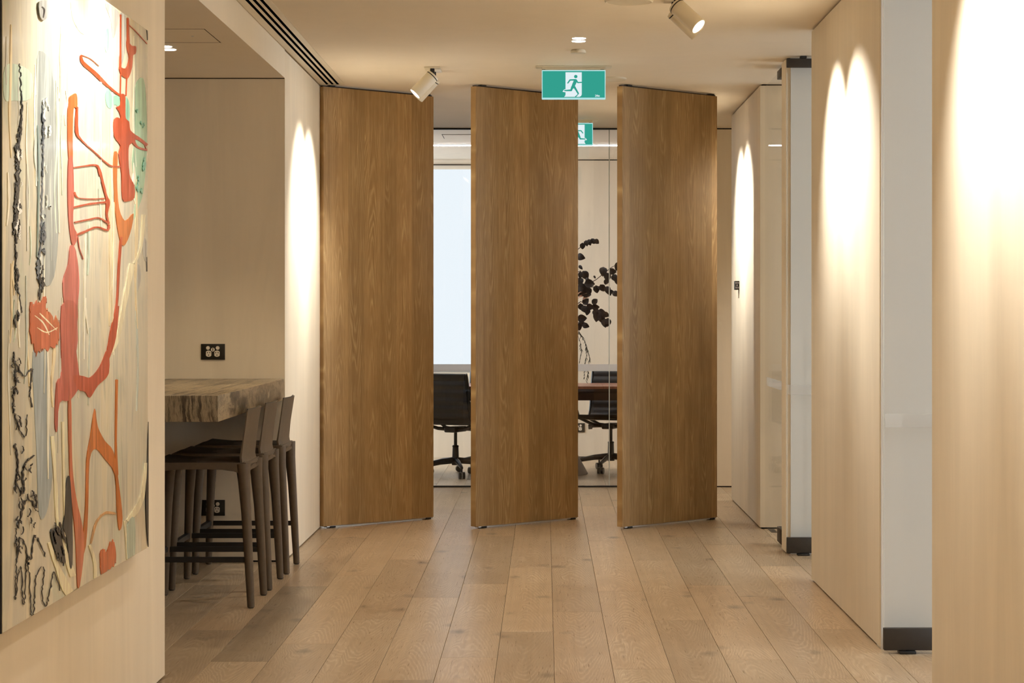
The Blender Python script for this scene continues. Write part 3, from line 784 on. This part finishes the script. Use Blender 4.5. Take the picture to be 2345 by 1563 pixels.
# cream dribbles
run([(590, 1180), (560, 1330), (520, 1530), (480, 1590)], [26, 20, 14, 10], CRM, A, wob=.1)
run([(640, 960), (630, 1100), (600, 1180)], [16, 12, 8], CRM, A)
run([(215, 540), (228, 740), (240, 920), (300, 1120)], [14, 12, 12, 26], CRM, B, wob=.15)
run([(258, 480), (262, 700), (268, 930), (258, 1000)], [10, 9, 8, 5], CRM, B)
run([(604, 650), (590, 780), (560, 850), (525, 890)], [10, 16, 24, 10], CRM, B)
run([(200, 980), (235, 1080), (285, 1190), (320, 1190)], [10, 20, 40, 30], CRM, B, wob=.1)
run([(370, 990), (390, 1060), (392, 1130)], [12, 12, 10], CRM, B)
run([(515, 890), (520, 960), (525, 1050)], [10, 6, 5], CRM, B)
pour(mp(B, [(525, 910), (555, 880), (556, 1030), (526, 1055)]), (176, 188, 170))
# orange and pink
pour(mp(A, [(505, 690), (524, 688), (521, 800), (530, 930), (558, 988), (596, 955), (578, 1050), (550, 1100), (531, 1060), (514, 950), (503, 800)]), ORA)
pour(mp(A, [(303, 455), (320, 425), (340, 422), (342, 482), (326, 486), (322, 600), (322, 720), (306, 720), (300, 600)]), (204, 98, 34))
pour(mp(A, [(304, 716), (322, 712), (328, 880), (324, 1000), (345, 1056), (322, 1100), (306, 1000), (300, 860)]), PNK)
pour(mp(A, [(312, 1100), (336, 1120), (352, 1260), (342, 1400), (340, 1565), (270, 1565), (286, 1400), (278, 1265), (302, 1185)]), (196, 104, 92))
pour(mp(B, [(252, 0), (318, 0), (310, 150), (322, 260), (326, 330), (286, 392), (244, 400), (234, 520), (224, 480), (232, 320), (252, 270)]), PNK)
pour(mp(B, [(300, 290), (340, 290), (372, 296), (412, 250), (444, 180), (448, 280), (402, 330), (370, 380), (350, 356), (320, 345)]), (182, 72, 36))
run([(540, 1060), (530, 1200), (521, 1360), (498, 1480), (484, 1570)], [10, 9, 8, 12, 16], RED, A, wob=.1)
run([(484, 0), (470, 130), (442, 210)], [14, 16, 22], RED, B)
run([(482, 305), (478, 560), (482, 700)], [9, 7, 12], ORA, B)
pour(mp(B, [(390, 426), (402, 500), (432, 560), (468, 606), (490, 740), (505, 880), (492, 930), (482, 850), (474, 700), (430, 632), (394, 592), (368, 640), (362, 850), (352, 1000), (338, 1010), (352, 820), (356, 640), (372, 540)]), ORA)
pour(mp(B, [(280, 390), (292, 400), (296, 650), (312, 790), (336, 900), (346, 1000), (328, 1160), (318, 1160), (310, 960), (290, 760), (282, 560)]), (196, 106, 68))
pour(mp(B, [(412, 1030), (425, 1010), (440, 1020), (452, 985), (470, 975), (478, 1060), (442, 1108), (418, 1115)]), (200, 98, 40), amp=.003)
run([(374, 985), (392, 910), (412, 875), (440, 856), (480, 862)], [6, 10, 8, 10, 6], (206, 158, 104), B, wob=.3)
pour(mp(B, [(122, 20), (150, 8), (184, -5), (200, 40), (240, 66), (240, 146), (205, 152), (165, 178), (146, 192), (130, 100)]), (196, 106, 58), amp=.007)
pour(mp(A, [(130, 1385), (160, 1358), (206, 1343), (190, 1400), (216, 1440), (258, 1480), (250, 1540), (150, 1560)]), (190, 92, 50), amp=.007)
for a in (((140, 40), (175, 70), (200, 120)), ((150, 90), (190, 110), (235, 90)), ((160, 30), (180, 50), (230, 100))): run(list(a), [3, 6, 3], CRM, B, wob=.3)
# red
run([(538, 65), (537, 180), (536, 310)], [6, 5, 8], RED, A, wob=.1)
run([(570, 80), (572, 190)], [8, 12], RED, A)
pour(mp(A, [(566, 180), (586, 204), (606, 208), (604, 240), (592, 250), (588, 300), (570, 350), (540, 335), (531, 300), (560, 306), (575, 260), (566, 220)]), RED)
run([(575, 112), (610, 145), (656, 196)], [3, 4, 3], RED, A)
run([(538, 330), (536, 430)], [3, 3], RED, A); run([(565, 350), (562, 430)], [3, 3], RED, A)
run([(360, 248), (368, 280), (420, 326), (480, 385), (534, 428)], [8, 14, 17, 11, 7], RED, A, wob=.1)
run([(360, 246), (400, 262), (440, 296)], [3, 2, 2], RED, A)
pour(mp(A, [(535, 425), (556, 425), (558, 480), (560, 530), (575, 545), (580, 582), (604, 606), (600, 632), (586, 640), (572, 665), (576, 780), (598, 830), (598, 885), (570, 900), (545, 890), (541, 780), (528, 690), (536, 652), (508, 610), (504, 545), (520, 525), (537, 530), (530, 500), (518, 480), (536, 468)]), RED)
run([(590, 608), (620, 622), (656, 650)], [24, 14, 12], RED, A); run([(592, 628), (612, 658), (656, 672)], [16, 9, 9], RED, A); run([(620, 620), (640, 640), (652, 668)], [5, 4, 4], RED, A)
run([(342, 478), (340, 585), (360, 625), (420, 680), (488, 740), (535, 745)], [8, 14, 6, 4, 6, 7], RED, A, wob=.15)
run([(325, 750), (380, 742), (428, 740), (445, 775), (470, 870), (480, 905), (475, 960), (484, 1000)], [5, 6, 9, 12, 8, 18, 8, 8], RED, A, wob=.15)
run([(328, 860), (345, 884), (400, 890), (465, 888)], [10, 4, 4, 6], RED, A, wob=.2)
run([(325, 928), (400, 912), (478, 904)], [8, 8, 10], RED, A, wob=.2)
run([(330, 995), (395, 982), (440, 975), (482, 1000)], [6, 7, 5, 8], RED, A, wob=.2)
run([(484, 1005), (478, 1030), (430, 1016), (380, 1035), (340, 1052)], [10, 8, 7, 9, 8], RED, A, wob=.2)
run([(345, 1060), (352, 1110), (370, 1160)], [4, 3, 3], PNK, A)
# black drawing
run([(84, 288), (90, 400), (94, 500), (86, 600), (76, 700), (74, 850), (66, 1000), (54, 1050)], [2, 3, 7, 8, 15, 12, 16, 6], INK, A, wob=.6, jag=4)
run([(65, 1050), (68, 1230), (84, 1330), (94, 1400)], [3, 5, 3, 2], INK, A, wob=.5, jag=3)
run([(185, 470), (190, 640), (182, 900), (178, 1080), (168, 1200), (182, 1300)], [3, 6, 6, 4, 18, 4], (84, 92, 100), A, wob=.4, jag=2)
run([(165, 560), (170, 800), (162, 1150)], [4, 6, 3], (130, 150, 146), A, wob=.3)
for pts, wd in (([(50, 190), (62, 290), (50, 400), (62, 470), (100, 545), (110, 450)], [5, 8, 6, 7, 4, 3]), ([(60, 230), (95, 290), (130, 260), (122, 360), (130, 420)], [4, 7, 9, 4, 5]),
                ([(58, 570), (70, 660), (66, 740), (95, 780), (90, 690), (110, 640), (140, 620)], [10, 9, 7, 6, 10, 9, 5]), ([(70, 920), (82, 870), (112, 800), (150, 838), (145, 780)], [10, 11, 9, 8, 5]),
                ([(68, 1060), (72, 1000), (85, 960), (125, 1050), (140, 950), (185, 1040)], [6, 5, 7, 5, 7, 4]),
                ([(60, 1215), (80, 1080), (95, 1240), (110, 1040), (130, 1290), (150, 1110), (180, 1090), (170, 1190), (190, 1240), (220, 1100), (245, 1180)], 3.5), ([(62, 920), (64, 1060), (58, 1215)], 3)):
    run(pts, [q * .62 for q in wd] if isinstance(wd, list) else wd * .62, INK, B, wob=.6, jag=4)
pour(mp(B, [(270, 735), (284, 706), (292, 800), (296, 900), (296, 1060), (286, 1082), (272, 960), (258, 920), (264, 860)]), INK)
pour(mp(B, [(205, 935), (222, 920), (242, 925), (268, 1062), (240, 1040), (222, 1010)]), INK)
pour(mp(B, [(612, 480), (615, 700), (614, 1000), (604, 920), (600, 770), (606, 690)]), INK)
# broken ink blots, white nicks and teal runs
for cx, y0, y1, n, sp, c in ((76, 560, 1060, 34, 12, INK), (66, 1060, 1420, 8, 9, INK), (178, 1180, 1290, 10, 9, INK), (186, 480, 1150, 16, 9, (70, 78, 88)), (80, 640, 1050, 12, 12, (240, 238, 228)), (205, 300, 1200, 14, 30, (226, 228, 218)), (625, 420, 880, 8, 18, (120, 180, 158))):
    for k in range(n):
        y = rb.uniform(y0, y1); x = cx + rb.uniform(-sp, sp); L = rb.uniform(12, 60)
        run([(x, y), (x + rb.uniform(-4, 4), y + L * .5), (x + rb.uniform(-6, 6), y + L)], [rb.uniform(1, 4), rb.uniform(3, 10), rb.uniform(1, 3)], c, A, wob=.4, jag=2)
for k in range(46):
    x, y = rb.choice([(rb.uniform(44, 75), rb.uniform(180, 480)), (rb.uniform(55, 130), rb.uniform(560, 780)), (rb.uniform(62, 150), rb.uniform(780, 1070))]); L = rb.uniform(10, 40)
    run([(x, y), (x + rb.uniform(-9, 9), y + L * .5), (x + rb.uniform(-9, 9), y + L)], [1.5, rb.uniform(2, 7), 1.5], INK, B, wob=.4, jag=2)
for k in range(14):
    y = rb.uniform(880, 1040); x = rb.uniform(208, 262); run([(x, y), (x + 6, y + 18), (x + 10, y + 40)], [2, 7, 2], INK, B, wob=.4, jag=2)
pour(mp(A, [(165, 10), (200, 5), (205, 60), (190, 90), (170, 75)]), (150, 150, 145))
run([(176, 30), (186, 45), (182, 80)], [6, 10, 5], INK, A)

# ------------------------------------------------------------------ meeting room furniture
t = empty('meeting_table', (-.3, 17.45, 0)); tag(t, 'long brown timber meeting table on grey cone bases behind glass', 'table')
def boat(hx, hy, n=28):
    return [(hx * math.copysign(abs(math.cos(a)) ** .35, math.cos(a)), hy * math.copysign(abs(math.sin(a)) ** .55, math.sin(a))) for a in (2 * math.pi * k / n for k in range(n))]
g = G(); g.prism(boat(1.9, .42), lambda u, v, d: Vector((u, v, .705 + d)), .020); g.build('tabletop', M['tabletop'], t)
g = G(); g.grid([[Vector((u, v, z)) for u, v in boat(a, b)] for a, b, z in ((1.885, .405, .7045), (1.80, .34, .698), (1.50, .10, .66), (1.42, .08, .60))], closed=True, cap=True); g.build('table_underframe', M['tableedge'], t)
for x in (.27, -1.05):
    g = G(); g.lathe([(.38, 0), (.38, .006), (.075, .56), (.075, .60)], (x, 0, 0), 32); g.build('cone_base', M['cone'], t)

def make_chair():
    t = empty('office_chair')      # local +y forward
    # ribbed one-piece sling (seat + back)
    prof = [(.235, .445), (.20, .462), (.10, .455), (0, .440), (-.12, .432), (-.19, .445), (-.225, .49), (-.245, .56), (-.262, .64), (-.285, .74), (-.30, .80), (-.315, .83)]
    # resample with ribs
    P = [Vector(p) for p in prof]; dense = []
    for a, b in zip(P, P[1:]):
        L = (b - a).length; k = max(2, int(L / .012))
        for i in range(k): dense.append(a + (b - a) * i / k)
    dense.append(P[-1])
    g = G(); rows = []; acc = 0
    for i, p in enumerate(dense):
        tn = (dense[min(i + 1, len(dense) - 1)] - dense[max(i - 1, 0)]).normalized(); nn = Vector((-tn.y, tn.x))
        if i: acc += (p - dense[i - 1]).length
        rib = .010 * abs(math.sin(math.pi * acc / .065))
        th = .006 + rib
        hw = .235
        row = [Vector((hw * v, p.x + nn.x * th, p.y + nn.y * th)) for v in (-1, -.5, 0, .5, 1)] + [Vector((hw * v, p.x - nn.x * th, p.y - nn.y * th)) for v in (1, .5, 0, -.5, -1)]
        rows.append(row)
    g.grid(rows, closed=True, cap=True); g.build('sling', M['chair'], t)
    for s in (-1, 1):
        g = G(); g.tube([(s * .248, p.x, p.y) for p in P], .013, 8, .8); g.build('side_rail', M['chairmetal'], t)
        g = G(); g.tube([(s * .255, -.255, .625), (s * .280, -.18, .645), (s * .288, .04, .645), (s * .288, .10, .63), (s * .283, .115, .58), (s * .265, .04, .45)], [.012, .013, .013, .013, .012, .011], 8); g.build('armrest', M['chairmetal'], t)
        g = G(); g.tube([(s * .262, -.258, .62), (s * .249, -.252, .61)], .009, 8); g.build('arm_fixing', M['chrome'], t)
        g = G(); g.tube([(s * .248, .13, .452), (s * .12, .07, .385), (0, .03, .375)], [.012, .014, .016], 8); g.build('seat_bracket', M['chairmetal'], t)
        g = G(); g.tube([(s * .248, -.15, .435), (s * .12, -.07, .385), (0, -.03, .375)], [.012, .014, .016], 8); g.build('seat_bracket', M['chairmetal'], t)
    g = G(); g.box(-.05, .05, -.11, .11, .355, .40, .01, 2); g.build('tilt_mechanism', M['chairmetal'], t)
    g = G(); g.tube([(.05, .02, .375), (.15, .04, .37)], .008, 8).tube([(.15, .04, .37), (.18, .046, .368)], .02, 10); g.build('tension_knob', M['cone'], t)
    g = G(); g.lathe([(.013, .22), (.013, .36)], n=14); g.build('gas_lift', M['chairmetal'], t)
    g = G(); g.lathe([(.03, .09), (.034, .12), (.027, .15), (.024, .235), (.028, .24), (.022, .25)], n=18); g.build('column', M['chairmetal'], t)
    for k in range(5):
        a = 2 * math.pi * k / 5 + R(90)
        c, s_ = math.cos(a), math.sin(a)
        g = G(); g.tube([(c * .015, s_ * .015, .128), (c * .14, s_ * .14, .118), (c * .28, s_ * .28, .092), (c * .30, s_ * .30, .086)], [.026, .022, .016, .014], 8, .8); lg = g.build('base_leg', M['chairmetal'], t)
        g = G(); g.tube([(c * .29, s_ * .29, .085), (c * .29, s_ * .29, .05)], .008, 8)
        px, py = -s_, c
        for q in (-1, 1):
            ctr = Vector((c * .295 + px * q * .014, s_ * .295 + py * q * .014, .0275))
            g.tube([ctr - Vector((px, py, 0)) * .010, ctr + Vector((px, py, 0)) * .010], .0275, 16)
        g.build('castor', M['chairmetal'], lg)
    return t
ch0 = make_chair(); CG = 'black ribbed office chairs round the meeting table'
for k, (x, y, a, lb) in enumerate(((-.718, 17.18, -24, 'black office chair seen from behind in the left gap between panels'),
                                  (.545, 17.68, 162, 'black office chair facing out beyond the table in the right gap'),
                                  (-.42, 17.70, 172, 'black office chair partly hidden beyond the table at left'))):
    o = ch0 if k == 0 else copy_tree(ch0)
    o.location = (x, y, 0); o.rotation_euler = (0, 0, R(a)); tag(o, lb, 'chair', CG)

# ------------------------------------------------------------------ branches in a vase on the table
VX, VY = .10, 17.45
t = empty('branch_arrangement', (VX, VY, .7256)); tag(t, 'tall dark leafy branches with trailing tendrils in a vase on the table', 'plant')
g = G(); g.lathe([(.05, 0), (.085, .03), (.10, .12), (.07, .22), (.04, .28), (.05, .31), (.042, .31), (.03, .27)], n=28); g.build('vase', M['vase'], t)
def PV(x, y, dy=0):
    s = F / (VY + dy); return Vector(((x - 1248) / s - VX, dy, EYE - (y - 715) / s - .7256))
mouth = Vector((0, 0, .29))
def leaf_mesh(L, Wd, name):
    g = G(); rows = []
    for i in range(7):
        u = i / 6; wv = Wd * (math.sin(math.pi * (u ** .75)) ** .8) * (1.0 if u < 1 else 0) + .0006
        z = .12 * L * math.sin(math.pi * u)
        rows.append([Vector((-wv, u * L, z + wv * .35)), Vector((0, u * L, z)), Vector((wv, u * L, z + wv * .35)), Vector((0, u * L, z - .0012))])
    g.grid(rows, closed=True, cap=True)
    return g.mesh(name, M['leaf'])
leaf_a = leaf_mesh(.075, .030, 'leaf'); leaf_b = leaf_mesh(.060, .017, 'leaf')
rl = random.Random(11)
def put_leaf(x, y, dy, ang, sc=1.0, slim=False):
    o = link('leaf', leaf_b if slim else leaf_a, t)
    L = (.06 if slim else .075) * sc
    d = Vector((math.cos(ang), rl.uniform(-.25, .25), -math.sin(ang))).normalized()
    o.location = PV(x, y, dy) - d * L / 2
    # y axis along d, broad face towards the glass with some roll
    xax = d.cross(Vector((0, -1, rl.uniform(-.3, .3)))).normalized(); zax = xax.cross(d)
    mxx = Matrix((xax, d, zax)).transposed()
    o.rotation_euler = mxx.to_euler(); o.scale = (sc, sc, sc)
branches = [
    ([(1300, 640), (1318, 575), (1345, 553), (1368, 553)], -.05, [(1334, 563, 90, .75), (1343, 557, 75, .7), (1350, 555, 70, .75), (1358, 552, 60, .7), (1366, 553, 40, .7)]),
    ([(1290, 690), (1330, 660), (1365, 640), (1400, 612), (1424, 600)], .05, [(1362, 634, 60, .5), (1381, 622, 95, 1.1), (1391, 634, 80, 1.0), (1403, 621, 10, .9), (1416, 610, 120, 1.1), (1408, 636, 60, .9), (1417, 643, 70, 1.15), (1424, 640, 60, 1.0), (1388, 645, 110, .7)]),
    ([(1300, 690), (1340, 658), (1380, 655), (1413, 670)], -.08, [(1366, 662, 80, .9), (1379, 659, 60, .9), (1391, 664, 85, .9), (1401, 668, 40, .85), (1410, 673, 35, .8), (1396, 670, 70, .7)]),
    ([(1290, 720), (1330, 690), (1350, 700), (1372, 712), (1390, 735)], .0, [(1342, 690, -50, .9), (1362, 690, -40, .8), (1352, 702, 10, .9), (1364, 702, 5, .9), (1338, 708, 60, .9), (1330, 702, 80, .8), (1345, 714, 100, .8), (1366, 716, 60, 1.0), (1367, 726, 100, 1.1), (1378, 730, 75, 1.0), (1385, 740, 80, 1.0), (1391, 738, 95, 1.0), (1379, 714, 15, .9), (1388, 720, 25, .8)]),
    ([(1290, 660), (1315, 625), (1330, 620)], .1, [(1331, 588, 20, 1.0), (1330, 612, 50, .8), (1329, 630, 95, 1.1), (1340, 630, 60, 1.1), (1345, 642, 80, .9), (1328, 645, 90, 1.0)]),
    ([(1290, 700), (1320, 668), (1348, 650)], -.1, [(1333, 660, 20, 1.2), (1350, 650, 0, 1.2), (1328, 670, 30, 1.3), (1342, 672, 15, 1.2), (1348, 666, 70, .9)]),
    ([(1290, 760), (1318, 735), (1342, 746)], .06, [(1333, 729, -5, 1.1), (1325, 748, 70, .9), (1332, 741, -20, .8), (1342, 746, 15, .8)]),
    ([(1280, 690), (1262, 600), (1250, 540)], .0, [(1262, 600, -100, 1.1), (1255, 570, -60, 1.0), (1250, 545, -90, 1.0), (1270, 630, 20, 1.1), (1248, 585, 170, 1.0), (1275, 650, 200, 1.1)]),
    ([(1270, 720), (1235, 660), (1200, 640)], .04, [(1235, 660, 180, 1.1), (1215, 645, 200, 1.1), (1200, 640, 170, 1.0), (1225, 672, 150, 1.1), (1250, 690, 120, 1.1)])]
for pts, dy, lv in branches:
    q = [mouth * .6, mouth] + [PV(x, y, dy * (.4 + .6 * i / len(pts))) for i, (x, y) in enumerate(pts)]
    g = G(); g.tube(q, [.006, .0055] + [.005 - .0035 * i / len(pts) for i in range(len(pts))], 6); g.build('branch', M['twig'], t)
    for x, y, a, s_ in lv: put_leaf(x, y, dy + rl.uniform(-.03, .03), R(a), s_ * 1.0, rl.random() < .2)
for x, y, a in ((1328, 676, 5), (1336, 679, 20), (1330, 684, 30), (1340, 686, 40)):
    o = link('petal', None, t) if False else link('petal', leaf_b.copy(), t)
    o.data.materials.clear(); o.data.materials.append(M['flower'])
    o.location = PV(x - 6, y, -.12); o.rotation_euler = (R(30), R(a), R(-80))
# trailing tendrils: fine, uncountable leaflets
g = G(); rt = random.Random(5)
for pts in ([(1322, 752), (1330, 765), (1343, 790), (1350, 820), (1347, 850), (1342, 872)], [(1320, 758), (1328, 780), (1332, 800), (1328, 825)], [(1326, 760), (1338, 775), (1345, 800), (1340, 835), (1338, 868)]):
    q = [mouth] + [PV(x, y, -.1) for x, y in pts]; q[-1].z = max(q[-1].z, .004)
    g.tube(q, .0016, 5)
    for a, b in zip(q[1:], q[2:]):
        for k in range(9):
            p = a.lerp(b, rt.random()); d = Vector((rt.uniform(-.6, .6), rt.uniform(-.4, .4), -1)).normalized() * rt.uniform(.018, .034)
            g.tube([p, p + d * .5, p + d], [.0012, .0026, .0006], 4)
tag(g.build('tendrils', M['moss'], t), kind='stuff')
